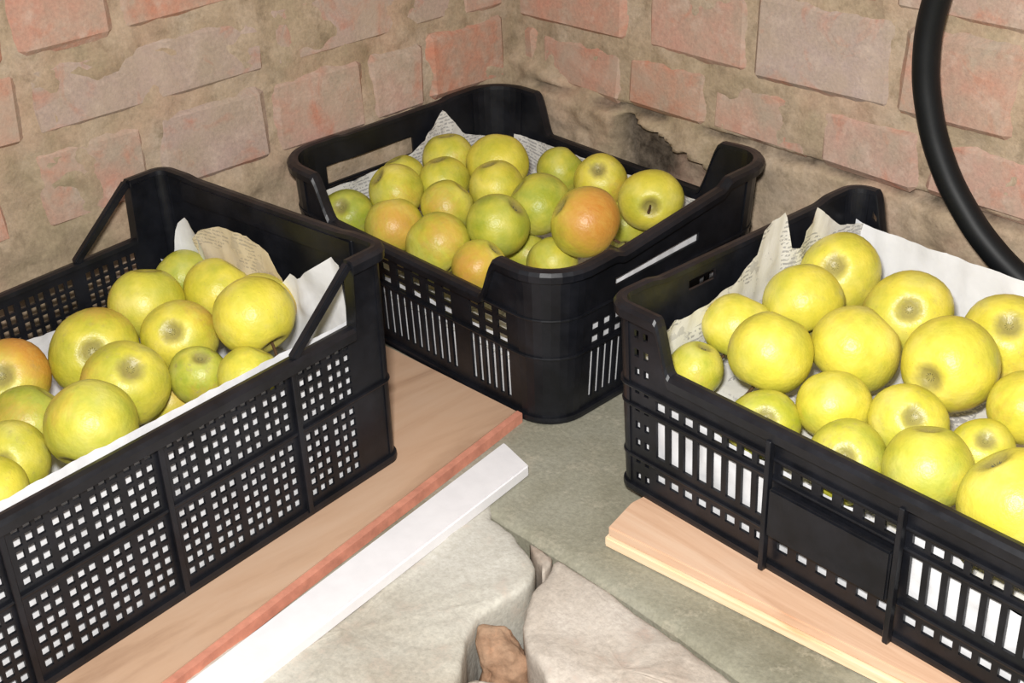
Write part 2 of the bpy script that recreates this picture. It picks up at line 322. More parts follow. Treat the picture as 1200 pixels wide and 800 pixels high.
# boards
def prism(name, poly, z0, z1, mat, bev=.001):
    bm = bmesh.new(); vs_ = [bm.verts.new((x, y, z0)) for x, y in poly]; f = bm.faces.new(vs_)
    r_ = bmesh.ops.extrude_face_region(bm, geom=[f]); bmesh.ops.translate(bm, verts=[g for g in r_['geom'] if isinstance(g, bmesh.types.BMVert)], vec=(0, 0, z1-z0))
    bmesh.ops.recalc_face_normals(bm, faces=bm.faces[:])
    if bev: bmesh.ops.bevel(bm, geom=bm.edges[:], offset=bev, segments=2, affect='EDGES')
    me = bpy.data.meshes.new(name); bm.to_mesh(me); bm.free(); me.materials.append(MAT[mat]); return me
t = thing('brown_board', 'flat brown board with a worn red edge under the left crate', 'board', (0, 0, 0))
ex = lambda y: .3620 - (y+.356)*.190
obj('board_panel', prism('board_panel', [(.012, -.05), (.10, -.05), (.10, -.3520), (ex(-.3425)-.0073, -.3425), (ex(-1.15)-.0073, -1.15), (.012, -1.15)], .0, .0098, 'board'), t)
re_ = []
for k in range(41):
    y = -.3425-.02*k; re_.append((ex(y)+.0002*random.uniform(-1, 1), y))
poly = [(ex(y_)-.0070, y_) for _, y_ in reversed(re_)]
obj('red_edge', prism('red_edge', re_+poly, .0, .0102, 'red', 0), t, label='chipped red painted edge')
wp = prism('white_plank', [(.3850, -.3900), (.4290, -.4000), (.540, -1.10), (.5070, -1.10)], .0005, .0125, 'white_board', .0015)
obj('white_plank', wp, label='white plank lying along the red edged brown board', category='board')
t = thing('pale_board', 'pale wooden board on the concrete ledge under the right crate', 'board', (.541, -.384, 0), .0)
fa = lambda x: -.040+.085*(x+.0)
obj('top_layer', prism('top_layer', [(.0085, -.040), (.56, .009), (.56, .20), (.02, .20), (-.001, -.001)], .0112, .0208, 'pale_wood', .0012), t)
obj('bottom_layer', prism('bottom_layer', [(.0065, -.0425), (.56, .0065), (.56, .19), (.02, .19), (-.002, -.001)], .0005, .0108, 'pale_edge', .0015), t, label='lighter lower layer with a groove above it')

# ================================================================== crates
class Path:
    """rounded rectangle LX x LY with corner radius r, counter-clockwise from (r,0)"""
    def __init__(s, LX, LY, r, H, flare=.006, bow=0):
        s.LX, s.LY, s.r, s.H, s.flare, s.bow = LX, LY, r, H, flare, bow
        a = math.pi/2*r; s.q = a
        s.seg = [('y0', LX-2*r), ('c1', a), ('x1', LY-2*r), ('c2', a), ('y1', LX-2*r), ('c3', a), ('x0', LY-2*r), ('c0', a)]
        s.st = {}; t = 0
        for n, l in s.seg: s.st[n] = t; t += l
        s.T = t
    def at(s, t):
        t %= s.T
        for n, l in s.seg:
            if t < l or n == 'c0': break
            t -= l
        r, X, Y = s.r, s.LX, s.LY
        if n == 'y0': return Vector((r+t, 0, 0)), Vector((0, -1, 0))
        if n == 'x1': return Vector((X, r+t, 0)), Vector((1, 0, 0))
        if n == 'y1': return Vector((X-r-t, Y, 0)), Vector((0, 1, 0))
        if n == 'x0': return Vector((0, Y-r-t, 0)), Vector((-1, 0, 0))
        c, a0 = {'c1': ((X-r, r), -90), 'c2': ((X-r, Y-r), 0), 'c3': ((r, Y-r), 90), 'c0': ((r, r), 180)}[n]
        a = math.radians(a0 + 90*t/s.q); d = Vector((math.cos(a), math.sin(a), 0)); return Vector((c[0], c[1], 0))+d*r, d
    def s_of(s, side, t):
        """perimeter parameter of coordinate t (x or y) along a side"""
        if side == 'y0': return t - s.r
        if side == 'x1': return s.st['x1'] + t - s.r
        if side == 'y1': return s.st['y1'] + s.LX - s.r - t
        return s.st['x0'] + s.LY - s.r - t
    def P(s, t, z, d):
        p, n = s.at(t); o = s.flare*(z/s.H - 1.0)
        return p + n*(o - d) + Vector((0, 0, z))
def lattice(name, path, sb, zb, solid, t0, t1, zmap, mat='plastic'):
    V = []; idx = {}; F = []
    def vid(i, j, k):
        key = (i, j, k)
        if key not in idx:
            idx[key] = len(V); V.append(path.P(sb[i], zmap(sb[i], zb[j]), t0 if k == 0 else t1))
        return idx[key]
    ns, nz = len(sb)-1, len(zb)-1
    S = [[solid((sb[i]+sb[i+1])/2, (zb[j]+zb[j+1])/2) for j in range(nz)] for i in range(ns)]
    g = lambda i, j: 0 <= i < ns and 0 <= j < nz and S[i][j]
    for i in range(ns):
        for j in range(nz):
            if not S[i][j]: continue
            a, b, c, d = vid(i, j, 0), vid(i+1, j, 0), vid(i+1, j+1, 0), vid(i, j+1, 0)
            e, f, h, k = vid(i, j, 1), vid(i+1, j, 1), vid(i+1, j+1, 1), vid(i, j+1, 1)
            F.append((a, b, c, d)); F.append((f, e, k, h))
            if not g(i-1, j): F.append((e, a, d, k))
            if not g(i+1, j): F.append((b, f, h, c))
            if not g(i, j-1): F.append((e, f, b, a))
            if not g(i, j+1): F.append((d, c, h, k))
    return mesh(name, V, F, mat)
def ring(name, path, samples, zf, prof, mat='plastic', closed=True, smooth=False):
    V = []; F = []; n = len(prof)
    for s_ in samples:
        z = zf(s_)
        for (d, dz) in prof: p, nn = path.at(s_); V.append(path.P(s_, z, -d) + Vector((0, 0, dz)))
    m_ = len(samples)
    for i in range(m_ if closed else m_-1):
        for j in range(n):
            a, b = i*n+j, ((i+1) % m_)*n+j; c, d = ((i+1) % m_)*n+(j+1) % n, i*n+(j+1) % n
            F.append((a, b, c, d))
    if not closed: F.append(tuple(range(n))[::-1]); F.append(tuple((m_-1)*n+j for j in range(n)))
    me = mesh(name, V, F, mat)
    return fix_normals(me)
def bar(name, p, q, w_, h_, mat='plastic', up=Vector((0, 1, 0))):
    p, q = Vector(p), Vector(q); d = (q-p).normalized(); a = d.cross(up).normalized(); b = up
    V = [c + a*sx*w_/2 + b*sy*h_/2 for c in (p, q) for sx, sy in ((-1, -1), (1, -1), (1, 1), (-1, 1))]
    me = mesh(name, V, [(0, 1, 2, 3), (7, 6, 5, 4), (0, 4, 5, 1), (1, 5, 6, 2), (2, 6, 7, 3), (3, 7, 4, 0)], mat)
    me = fix_normals(me)
    bm = bmesh.new(); bm.from_mesh(me); bmesh.ops.bevel(bm, geom=bm.edges[:], offset=.0012, segments=2, affect='EDGES'); bm.to_mesh(me); bm.free(); return me
def holes_row(a, b, n, w_):
    """n holes of width w_ spread over a..b"""
    p = (b-a)/n; return [(a+p*(k+.5)-w_/2, a+p*(k+.5)+w_/2) for k in range(n)]
def build_crate(root, LX, LY, r, hl, he, gend, wrap, drop, holes, end_holes, ribs, flare=.006, th=.0026, rimw=.005, rimh=.008, hump_soft=.02, wrap_far=None, gend0=None, end_holes0=None, endw=.022, boost=None):
    path = Path(LX, LY, r, he, flare)
    def g(s_):
        p, n = path.at(s_ % path.T); x, y = p.x, p.y
        k = 0
        if abs(n.x) > .999:                       # on an end
            t_ = min(y, LY-y); ge = gend0 if (gend0 and n.x < 0) else gend; return 1 + (ge-1)*sstep(r+endw, r+endw+hump_soft, t_)
        if abs(n.y) > .999:
            t_ = min(x, LX-x); wf = wrap_far if (wrap_far is not None and n.y > 0) else wrap; return 1 - sstep(wf, wf+drop, t_)
        return 1
    def gb(s_): p = path.at(s_ % path.T)[0]; return max(g(s_), 0)*(boost(p.x/LX, p.y) if boost else 1)
    zm = lambda s_, z: z if z <= hl else hl + (z-hl)*gb(s_)
    base_t = [wrap, wrap+drop*.25, wrap+drop*.5, wrap+drop*.75, wrap+drop]
    for side, pname in (('y0', 'side_panel'), ('x1', 'end_panel'), ('y1', 'side_panel'), ('x0', 'end_panel')):
        L_ = LX if side[0] == 'y' else LY
        H = holes if side[0] == 'y' else (end_holes0 if (side == 'x0' and end_holes0) else end_holes)
        ts = {r, L_-r}; zs = {0.0, hl, he}
        if side[0] == 'y':
            for b in base_t:
                if side == 'y1' and wrap_far is not None: b += wrap_far-wrap
                ts |= {b, L_-b}
        else:
            for k in range(7): b = r+endw+hump_soft*k/6; ts |= {b, L_-b}
        for xi, zi in H:
            for a, b in xi:
                if a >= r and b <= L_-r: ts |= {a, b}
            for a, b in zi: zs |= {a, b}
        ts = sorted(t_ for t_ in ts if r-1e-9 <= t_ <= L_-r+1e-9); zs = sorted(zs)
        sb = sorted(path.s_of(side, t_) for t_ in ts)
        s0 = path.s_of(side, 0)
        def solid(s_, z, side=side, L_=L_, H=H, s0=s0):
            t_ = abs(s_ - s0)
            if z > hl and side[0] == 'y' and g(s_) < .01: return False
            for xi, zi in H:
                if any(a < t_ < b for a, b in xi) and any(a < z < b for a, b in zi): return False
            return True
        obj(pname, lattice(pname, path, sb, zs, solid, 0, th, zm), root)
    for c in ('c0', 'c1', 'c2', 'c3'):
        n = 8; sb = [path.st[c]+path.q*k/n for k in range(n+1)]
        me = lattice('corner_post', path, sb, [0, hl*.5, hl, he], lambda a, b: True, -.0012, th+.001, zm); obj('corner_post', me, root)
    # sample list all round, denser at corners and at the steps
    S = set()
    for c in ('c0', 'c1', 'c2', 'c3'):
        for k in range(9): S.add(round(path.st[c]+path.q*k/8, 5))
    for side in ('y0', 'y1'):
        for k in range(9):
            b = (wrap_far if (side == 'y1' and wrap_far is not None) else wrap)+drop*k/8
            for q_ in (b, LX-b): S.add(round(path.s_of(side, q_), 5))
    for side in ('x0', 'x1'):
        for k in range(9):
            b = r+endw+hump_soft*k/8
            for q_ in (b, LY-b): S.add(round(path.s_of(side, q_), 5))
    S = sorted(s_ for s_ in S if 0 <= s_ < path.T)
    zt = lambda s_: zm(s_, he)
    w_ = rimw
    obj('top_rim', ring('top_rim', path, S, zt, [(w_*.3, -rimh), (w_, -rimh), (w_+.0008, -.002), (w_-.0015, .0012), (0, .002), (-th-.0015, .0012), (-th-.002, -.003), (-th, -.004)]), root)
    for rz_, rw_, rh_ in ribs: obj('rib', ring('rib', path, S, lambda s_: rz_, [(-.001, 0), (rw_, 0), (rw_+.0004, rh_*.5), (rw_, rh_), (-.001, rh_)]), root)
    obj('base', fix_normals(mesh('base', [path.P(s_, z, .001) for z in (.0005, .0035) for s_ in S], [tuple(range(len(S))), tuple(len(S)+k for k in range(len(S)))[::-1]] + [(k, (k+1) % len(S), len(S)+(k+1) % len(S), len(S)+k) for k in range(len(S))], 'plastic')), root)
    return path

# --- left crate: fine grid walls and sloping braces at its raised end
A_L = math.radians(-82.838)
crate_l = thing('fruit_crate', 'black crate with fine square mesh sides and sloping braces, on the brown board', 'crate', (.0363, -.5067, .0102), A_L, 'black plastic crates of green apples')
LXl, LYl = .49, .298
xs = []
for a, b, n in ((.046, .1085, 2), (.1165, .2405, 4), (.2485, .3725, 4), (.3805, .443, 2)):
    for k in range(n):
        p = (b-a)/n; s_ = a+p*k
        for q_ in range(3): xs.append((s_+.0022+q_*.0094, s_+.0022+q_*.0094+.0062))
zu = [(.0900+k*.0112, .0900+k*.0112+.0080) for k in range(5)]; zl = [(.0135+k*.0113, .0135+k*.0113+.0080) for k in range(6)]
ye = []
for k in range(6):
    s_ = .048+k*.0335
    for q_ in range(3): ye.append((s_+.0025+q_*.0092, s_+.0025+q_*.0092+.0054))
pl_ = build_crate(crate_l, LXl, LYl, .012, .1535, .2130, .97, .040, .004, [(xs, zu), (xs, zl)], [(ye, zl)], [(0, .0035, .007), (.0835, .0025, .003)], flare=.002, rimw=.0065, rimh=.010)
for yy in (.0, LYl):
    for xa, xb in ((.041, .110), (LXl-.041, LXl-.110)):
        s_ = 1 if yy else -1
        obj('brace', bar('brace', (xa, yy+s_*.001, .2115), (xb, yy+s_*.001, .1545), .0075, .007), crate_l)
for xx, dx in ((.0, -1), (LXl, 1)):                                    # broad grip along each raised end
    me = bevel_box('grip', xx-.009 if dx < 0 else xx-.006, xx+.006 if dx < 0 else xx+.009, .03, LYl-.03, .186, .2125, .004, 'plastic', 0, 3); obj('grip', me, crate_l)
for xx in (.112, .2445, .3775):                                        # upright ribs on both long sides
    for yy in (-.0015, LYl+.0015):
        obj('upright_rib', bevel_box('upright_rib', xx-.0025, xx+.0025, yy-.002, yy+.002, .004, .150, .0006, 'plastic'), crate_l)

# --- middle crate
crate_m = thing('fruit_crate', 'black crate with rounded corner posts, standing in the corner of the brick walls', 'crate', (-.0055, -.3545, .0134), math.radians(1.5), 'black plastic crates of green apples')
crate_m.rotation_euler = (0, math.radians(1.7), math.radians(1.5))   # its far end stands on the brown board
LXm, LYm = .406, .326
sl = holes_row(.058, .116, 6, .0052) + holes_row(.134, .272, 13, .0052) + holes_row(.290, .348, 6, .0052)
sq = holes_row(.058, .116, 3, .0125) + holes_row(.134, .272, 6, .0125) + holes_row(.290, .348, 3, .0125)
esl = holes_row(.056, .104, 5, .0052) + holes_row(.118, .202, 9, .0052) + holes_row(.216, .264, 5, .0052)
esq = holes_row(.056, .104, 3, .0105) + holes_row(.118, .202, 5, .0105) + holes_row(.216, .264, 3, .0105)
zq = [(.0755, .0845), (.0895, .0985), (.1030, .1100)]
pm_ = build_crate(crate_m, LXm, LYm, .045, .120, .166, wrap=.066, drop=.026, holes=[(sl, [(.0150, .0690)]), (sq, zq)], end_holes=[(esl, [(.0150, .0690)]), (esq, zq[:2]), ([(.088, .210)], [(.128, .1365)])], ribs=[(0, .004, .006), (.0715, .0028, .003), (.1130, .0022, .0025)], flare=.008, rimw=.007, rimh=.009, hump_soft=.016, endw=.032, boost=lambda u, y: 1 + .44*u*u*sstep(.05, .24, y), gend=.88, gend0=.95, end_holes0=[(esl, [(.0150, .0690)]), (esq, zq[:2]), ([(.060, .185)], [(.112, .120), (.120, .138)])])

# --- right crate
crate_r = thing('fruit_crate', 'black crate with wide slots and a blank side plate, on the pale wooden board', 'crate', (.508, -.375, .0212), math.radians(-1.639), 'black plastic crates of green apples')
LXr, LYr = .45, .322
rs = holes_row(.044, .164, 8, .0098) + holes_row(.286, .406, 8, .0098)
r6 = holes_row(.170, .280, 6, .0098)
ers = holes_row(.04, .282, 15, .0098)
cz = [(.012+k*.0175, .012+k*.0175+.0075) for k in range(9)]
cx = [(.0235, .0285), (.0335, .0385)]; cx = cx + [(LXr-b, LXr-a) for a, b in cx]
pr_ = build_crate(crate_r, LXr, LYr, .018, .133, .1790, .93, .050, .016, [(rs+r6, [(.0915, .1010)]), (rs, [(.0450, .0820)]), (rs+r6, [(.0200, .0290)]), (cx, cz)],
                  [(ers, [(.0915, .1010)]), (ers, [(.0450, .0820)]), (ers, [(.0200, .0290)]), ([(.088, .122)], [(.156, .166)])], [(0, .0035, .006), (.0345, .0022, .003), (.0855, .0022, .003), (.1045, .003, .003)], flare=.006, rimw=.006, rimh=.010, hump_soft=.02, wrap_far=.024)
for yy, s_ in ((0, -1), (LYr, 1)):
    obj('blank_plate', bevel_box('blank_plate', .171, .279, yy-.0065 if s_ < 0 else yy, yy if s_ < 0 else yy+.0065, .0395, .0835, .0015, 'plastic', 0, 2), crate_r)
    for xx in (.1675, .2825):
        obj('upright_rib', bevel_box('upright_rib', xx-.0022, xx+.0022, yy-.0065 if s_ < 0 else yy, yy if s_ < 0 else yy+.0065, .004, .124, .0006, 'plastic'), crate_r)

# ================================================================== apples
def apple_mesh(seed):
    rnd = random.Random(seed); V = []; F = []; nu, nv = 32, 22
    ph = rnd.uniform(0, 6); sq_ = rnd.uniform(.0, .05)
    for j in range(nv+1):
        t_ = math.pi*j/nv
        for i in range(nu):
            a = 2*math.pi*i/nu
            # apple profile: t_=0 is the blossom end (calyx, +Z), t_=pi the stem end
            rad = math.sin(t_); z = math.cos(t_)
            rho = rad*(1.0 + .035*math.cos(t_)*-1)
            zz = z*.96
            zz -= .22*math.exp(-(rad/.26)**2) if z > 0 else -.30*math.exp(-(rad/.22)**2)
            lob = 1 + .018*math.cos(5*a+ph)*sstep(-.2, 1, z) + sq_*math.cos(2*a+ph)
            p = Vector((rho*math.cos(a)*lob, rho*math.sin(a)*lob, zz)); p *= 1 + .02*noise.noise(p*1.3+Vector((seed*3.1, 0, 0)))
            V.append(p)
    for j in range(nv):
        for i in range(nu): F.append((j*nu+i, (j+1)*nu+i, (j+1)*nu+(i+1) % nu, j*nu+(i+1) % nu))
    me = mesh('apple', V, F, 'apple'); me = fix_normals(me); me.shade_smooth(); return me
AM = [apple_mesh(k) for k in range(7)]
def calyx_mesh():
    V = []; F = []
    for k in range(10):
        a = 2*math.pi*k/10; a1 = a+.25
        b = len(V); V += [Vector((.055*math.cos(a), .055*math.sin(a), .0)), Vector((.055*math.cos(a+.5), .055*math.sin(a+.5), .0)), Vector((.10*math.cos(a1), .10*math.sin(a1), .085)), Vector((.02*math.cos(a1), .02*math.sin(a1), .03))]
        F += [(b, b+1, b+2), (b+1, b+3, b+2), (b+3, b, b+2), (b, b+3, b+1)]
    return mesh('calyx', V, F, 'calyx')
def stem_mesh():
    V = []; F = []; n = 6; N = 5
    for k in range(N):
        t_ = k/(N-1); c = Vector((.10*t_*t_, 0, -.62-.55*t_)); r = .032+.012*t_
        for i in range(n): V.append(c+Vector((r*math.cos(i*2*math.pi/n), r*math.sin(i*2*math.pi/n), 0)))
    for k in range(N-1):
        for i in range(n): F.append((k*n+i, (k+1)*n+i, (k+1)*n+(i+1) % n, k*n+(i+1) % n))
    F.append(tuple(range(n))); F.append(tuple((N-1)*n+i for i in range(n))[::-1]); return fix_normals(mesh('stem', V, F, 'stem'))
CX = calyx_mesh(); ST = stem_mesh()
def place_apples(rows, meta, group):
    for k, (row, (label, blush, green, russ, flip)) in enumerate(zip(rows, meta)):
        x, y, z, r, ax, ay, az = row; P = Vector((x, y, z)); Zx = Vector((ax, ay, az)).normalized()
        if flip: Zx = -Zx
        want = (CAM-P).normalized() + Vector((-.1, .15, .35)); X = want - Zx*want.dot(Zx); X = X.normalized() if X.length > .05 else Zx.orthogonal().normalized()
        if blush < .3: X = Matrix.Rotation(random.uniform(0, 6.28), 3, Zx) @ X
        Y = Zx.cross(X); R = Matrix((X, Y, Zx)).transposed().to_4x4()
        o = obj('apple', AM[(k*3+len(rows)) % 7]); o.matrix_world = Matrix.Translation(P) @ R @ Matrix.Scale(r*.995, 4)
        o.color = (blush, green, russ, 1); o['label'] = label; o['category'] = 'apple'; o['group'] = group
        c = obj('calyx', CX, o); c.location = (0, 0, .715)
        obj('stem', ST, o)
M_POS = [(0.0573, -0.1666, 0.1382, 0.0298, -0.16, 0.07, 0.99),
  (0.1158, -0.144, 0.1417, 0.034, -0.31, 0.5, 0.81),
  (0.0461, -0.2244, 0.1287, 0.0265, -0.37, -0.19, 0.91),
  (0.0976, -0.2077, 0.134, 0.0289, -0.23, -0.07, 0.97),
  (0.1609, -0.188, 0.1394, 0.03, -0.27, -0.11, 0.96),
  (0.1417, -0.0708, 0.1164, 0.0281, 0.31, 0.66, 0.69),
  (0.2091, -0.0765, 0.1244, 0.0309, 0.36, -0.52, 0.77),
  (0.2963, -0.0915, 0.1325, 0.0339, 0.65, -0.75, 0.15),
  (0.2248, -0.1851, 0.1374, 0.0328, -0.57, -0.49, 0.65),
  (0.3094, -0.2035, 0.1487, 0.0353, -0.54, -0.59, 0.6),
  (0.0848, -0.2649, 0.1367, 0.0311, -0.31, -0.63, 0.71),
  (0.1575, -0.2539, 0.1371, 0.0284, 0.31, 0.61, 0.73),
  (0.2314, -0.2491, 0.1369, 0.0327, 0.54, 0.42, 0.72),
  (0.1299, -0.3043, 0.1224, 0.0319, -0.44, 0.19, 0.88),
  (0.1941, -0.3001, 0.1212, 0.0336, -0.74, -0.11, 0.66),
  (0.2571, -0.2995, 0.1166, 0.0284, 0.42, 0.54, 0.73),
  (0.2738, -0.2161, 0.0964, 0.0277, -0.73, -0.03, 0.68),
  (0.0508, -0.3075, 0.1117, 0.0304, 0.42, -0.57, 0.71),
  (0.2541, -0.0852, 0.0893, 0.0277, -0.52, 0.52, 0.68),
  (0.2192, -0.2007, 0.0847, 0.0234, -0.01, 0.56, 0.83)]
L_POS = [(0.2695, -0.5635, 0.1705, 0.0352, -0.76, -0.05, 0.65),
  (0.205, -0.6018, 0.1408, 0.0333, 0.6, -0.52, 0.6),
  (0.1388, -0.595, 0.1469, 0.0345, -0.2, 0.28, 0.94),
  (0.1023, -0.5371, 0.1401, 0.0266, -0.69, -0.26, 0.67),
  (0.1592, -0.5336, 0.1437, 0.0313, 0.06, 0.68, 0.73),
  (0.172, -0.6665, 0.1389, 0.0387, 0.79, -0.37, 0.49),
  (0.245, -0.6759, 0.1424, 0.0362, 0.66, -0.07, 0.75),
  (0.2599, -0.6178, 0.1308, 0.0257, 0.35, 0.01, 0.94),
  (0.3098, -0.5986, 0.1426, 0.0265, -0.03, 0.61, 0.79),
  (0.3133, -0.7381, 0.1615, 0.0364, -0.35, 0.72, 0.61),
  (0.1529, -0.737, 0.1327, 0.0357, 0.7, -0.37, 0.62),
  (0.2172, -0.7508, 0.1271, 0.0315, 0.06, 0.76, 0.65),
  (0.2657, -0.7866, 0.1309, 0.0299, 0.7, -0.54, 0.47),
  (0.3094, -0.8213, 0.1407, 0.0277, -0.46, -0.45, 0.76),
  (0.2821, -0.7161, 0.1105, 0.0284, -0.24, -0.05, 0.97),
  (0.2207, -0.5271, 0.1457, 0.0319, 0.17, -0.48, 0.86),
  (0.2256, -0.6348, 0.0968, 0.0264, -0.62, 0.46, 0.64)]
R_POS = [(0.5638, -0.1393, 0.1543, 0.0371, 0.3, -0.73, 0.61),
  (0.5749, -0.2085, 0.1571, 0.0341, -0.67, 0.31, 0.67),
  (0.648, -0.1615, 0.1545, 0.0371, 0.44, -0.72, 0.54),
  (0.5524, -0.2667, 0.1469, 0.0301, 0.04, 0.59, 0.81),
  (0.6085, -0.2965, 0.1565, 0.0354, 0.03, 0.6, 0.8),
  (0.6494, -0.2382, 0.1517, 0.0371, 0.37, 0.66, 0.65),
  (0.7204, -0.2167, 0.1564, 0.0385, 0.05, -1.0, 0.08),
  (0.7277, -0.1393, 0.1499, 0.038, 0.25, -0.59, 0.77),
  (0.5535, -0.3227, 0.1305, 0.0239, 0.15, 0.3, 0.94),
  (0.6368, -0.3396, 0.1214, 0.0286, 0.45, -0.56, 0.7),
  (0.6714, -0.2971, 0.1345, 0.0291, -0.55, 0.53, 0.65),
  (0.7274, -0.2807, 0.1358, 0.0303, 0.46, -0.59, 0.66),
  (0.713, -0.3379, 0.1212, 0.0317, 0.34, -0.69, 0.63),
  (0.7727, -0.3282, 0.14, 0.0327, -0.24, 0.26, 0.94),
  (0.781, -0.267, 0.1282, 0.0252, 0.33, -0.46, 0.82),
  (0.8439, -0.3332, 0.1468, 0.0401, -0.58, -0.08, 0.81),
  (0.7864, -0.2167, 0.1461, 0.0294, 0.25, 0.38, 0.89)]
# (label, blush, green, russet, stem end shown)
M_META = [
 ('round green-yellow apple in front of the paper peak, topmost in the corner crate', .1, .45, .3, 0),
 ('pale yellow apple at the top of the corner crate, right of the paper peak', .1, .25, .2, 0),
 ('small green-yellow apple behind the rest at the newspaper side of the corner crate', .1, .5, .3, 0),
 ('yellow-green apple just in front of the topmost one in the corner crate', .15, .4, .3, 0),
 ('yellow-green apple in the middle of the corner crate, below the pale yellow one', .25, .3, .3, 0),
 ('half hidden green apple at the far side of the corner crate, beside its dark rim', .1, .6, .2, 0),
 ('yellow apple with a brown tinged top between the green one and the stemmed one', .3, .15, .4, 0),
 ('yellow apple with a dark stem showing, beside the corner crate handle', .15, .2, .1, 1),
 ('large smooth green apple left of the orange blushed one in the corner crate', .1, .75, .1, 0),
 ('apple with a big orange blush and bright glint in the corner crate', .80, .2, .1, 0),
 ('green-yellow apple resting behind the red topped one in the corner crate', .15, .4, .3, 0),
 ('small green-yellow apple in the middle of the front rows of the corner crate', .3, .5, .2, 0),
 ('broad pale green apple left of the big smooth green one in the corner crate', .15, .7, .1, 0),
 ('apple with a red-orange top at the long front side of the corner crate', .50, .35, .2, 0),
 ('yellow-green apple with a reddish upper edge, against the front rim of the corner crate', .34, .45, .2, 0),
 ('reddish apple half hidden behind the rounded corner post of the corner crate', .5, .3, .2, 0),
 ('apple sunk low behind the rounded corner post, only its top showing', .2, .55, .1, 0),
 ('mottled green apple alone on the newspaper at the left corner of the corner crate', .15, .85, .6, 0),
 ('low green apple between the orange blushed one and the handle end of the corner crate', .1, .6, .2, 0),
 ('low green apple in the gap left of the orange blushed one', .1, .6, .2, 0)]
L_META = [
 ('big bright yellow apple beside the sloping brace of the mesh sided crate', .1, .1, .3, 0),
 ('yellow apple with a dark blossom end, in the centre of the mesh sided crate', .35, .25, .3, 0),
 ('plump yellow-green apple at the back of the heap by the dark mesh wall', .15, .35, .2, 0),
 ('small green apple at the far end of the mesh sided crate, before white paper', .1, .7, .2, 0),
 ('yellow-orange apple in front of the cream paper fold', .26, .2, .2, 0),
 ('large pale apple showing a wide grey blossom end, near the white paper strip', .3, .4, .4, 0),
 ('flattish apple with a brownish pink shoulder behind the big front one', .32, .35, .5, 0),
 ('small russeted green apple low beside the sloping brace', .2, .8, .9, 0),
 ('yellow-green apple cut off by the front rim below the big bright yellow one', .12, .3, .3, 0),
 ('largest green-yellow apple at the front rim of the mesh sided crate', .15, .55, .2, 0),
 ('apple with a deep orange-red cheek at the edge of the picture', .80, .2, .4, 0),
 ('dull green apple under the orange-red one', .25, .8, .4, 0),
 ('yellow-green apple with its blossom end turned left, below the dull green one', .15, .4, .5, 0),
 ('lowest yellow apple at the bottom left of the heap', .2, .2, .3, 0),
 ('apple mostly hidden under the largest one beside the white paper', .25, .4, .5, 0),
 ('apple with a brown tinged top wedged behind the big bright yellow one', .4, .25, .6, 0),
 ('apple sunk low by the front rim, under the brownish shouldered one', .3, .5, .5, 0)]
R_META = [
 ('yellow apple at the paper peaks, rear corner of the slotted crate', .15, .15, .4, 0),
 ('round yellow apple in front of the printed newspaper, beside the rearmost one', .05, .2, .2, 0),
 ('yellow apple with its blossom end facing up near the white paper at the wall side', .15, .2, .3, 0),
 ('pale yellow apple half hidden beside the printed newspaper in the slotted crate', .05, .25, .1, 0),
 ('big clear yellow apple in the second row from the raised end, above the front rim', .05, .15, .1, 0),
 ('big glossy yellow apple in the middle of the slotted crate, without a visible dimple', .05, .15, .1, 0),
 ('large yellow apple with a dark dimple on its lower left side and pinkish skin', .24, .05, .3, 0),
 ('yellow apple at the wall side touching the edge of the picture', .2, .1, .4, 0),
 ('green-yellow apple tucked in the near corner of the slotted crate', .05, .5, .1, 0),
 ('flattish greenish apple with its blossom end up, at the front rim of the slotted crate', .05, .6, .5, 0),
 ('smaller yellow apple just right of the flattish greenish one', .08, .2, .1, 0),
 ('yellow-green apple with a small brown blossom end, amid the slotted crate', .15, .3, .4, 0),
 ('low pale green apple pressed against the front rim, partly below it', .05, .6, .5, 0),
 ('bright green-yellow apple at the front rim, left of the largest one', .05, .55, .1, 0),
 ('low yellow apple in the gap above the largest one', .1, .3, .3, 0),
 ('largest yellow apple at the front rim, cut off by the picture edge', .05, .2, .1, 0),
 ('dull yellow apple at the picture edge, right of the large one with the side dimple', .12, .15, .2, 0)]

def off_frame(crate, pts, label, rows, meta):
    for (x, y, z, r_), where in zip(pts, ('nearest its far wall side' if crate is crate_l else 'nearest its front rim', 'midway between its long sides', 'against its front rim' if crate is crate_l else 'on its wall side', 'set inward')):
        p = Matrix.Translation(crate.location) @ crate.rotation_euler.to_matrix().to_4x4() @ Vector((x, y, z)); rows.append((p.x, p.y, p.z, r_, random.uniform(-.6, .6), random.uniform(-.6, .6), .7)); meta.append((label+', '+where, random.uniform(.1, .35), .3, .3, 0))
off_frame(crate_l, [(.435, .075, .105, .034), (.440, .150, .108, .035), (.432, .225, .112, .035), (.365, .060, .112, .033)], 'apple at the cut off end of the mesh sided crate', L_POS, L_META)
off_frame(crate_r, [(.395, .135, .110, .034), (.398, .208, .112, .034), (.392, .275, .114, .033), (.325, .245, .112, .034)], 'apple at the cut off end of the slotted crate', R_POS, R_META)
place_apples(M_POS, M_META, 'apples heaped in the corner crate')
place_apples(L_POS, L_META, 'apples heaped in the mesh sided crate')
place_apples(R_POS, R_META, 'apples heaped in the slotted crate')

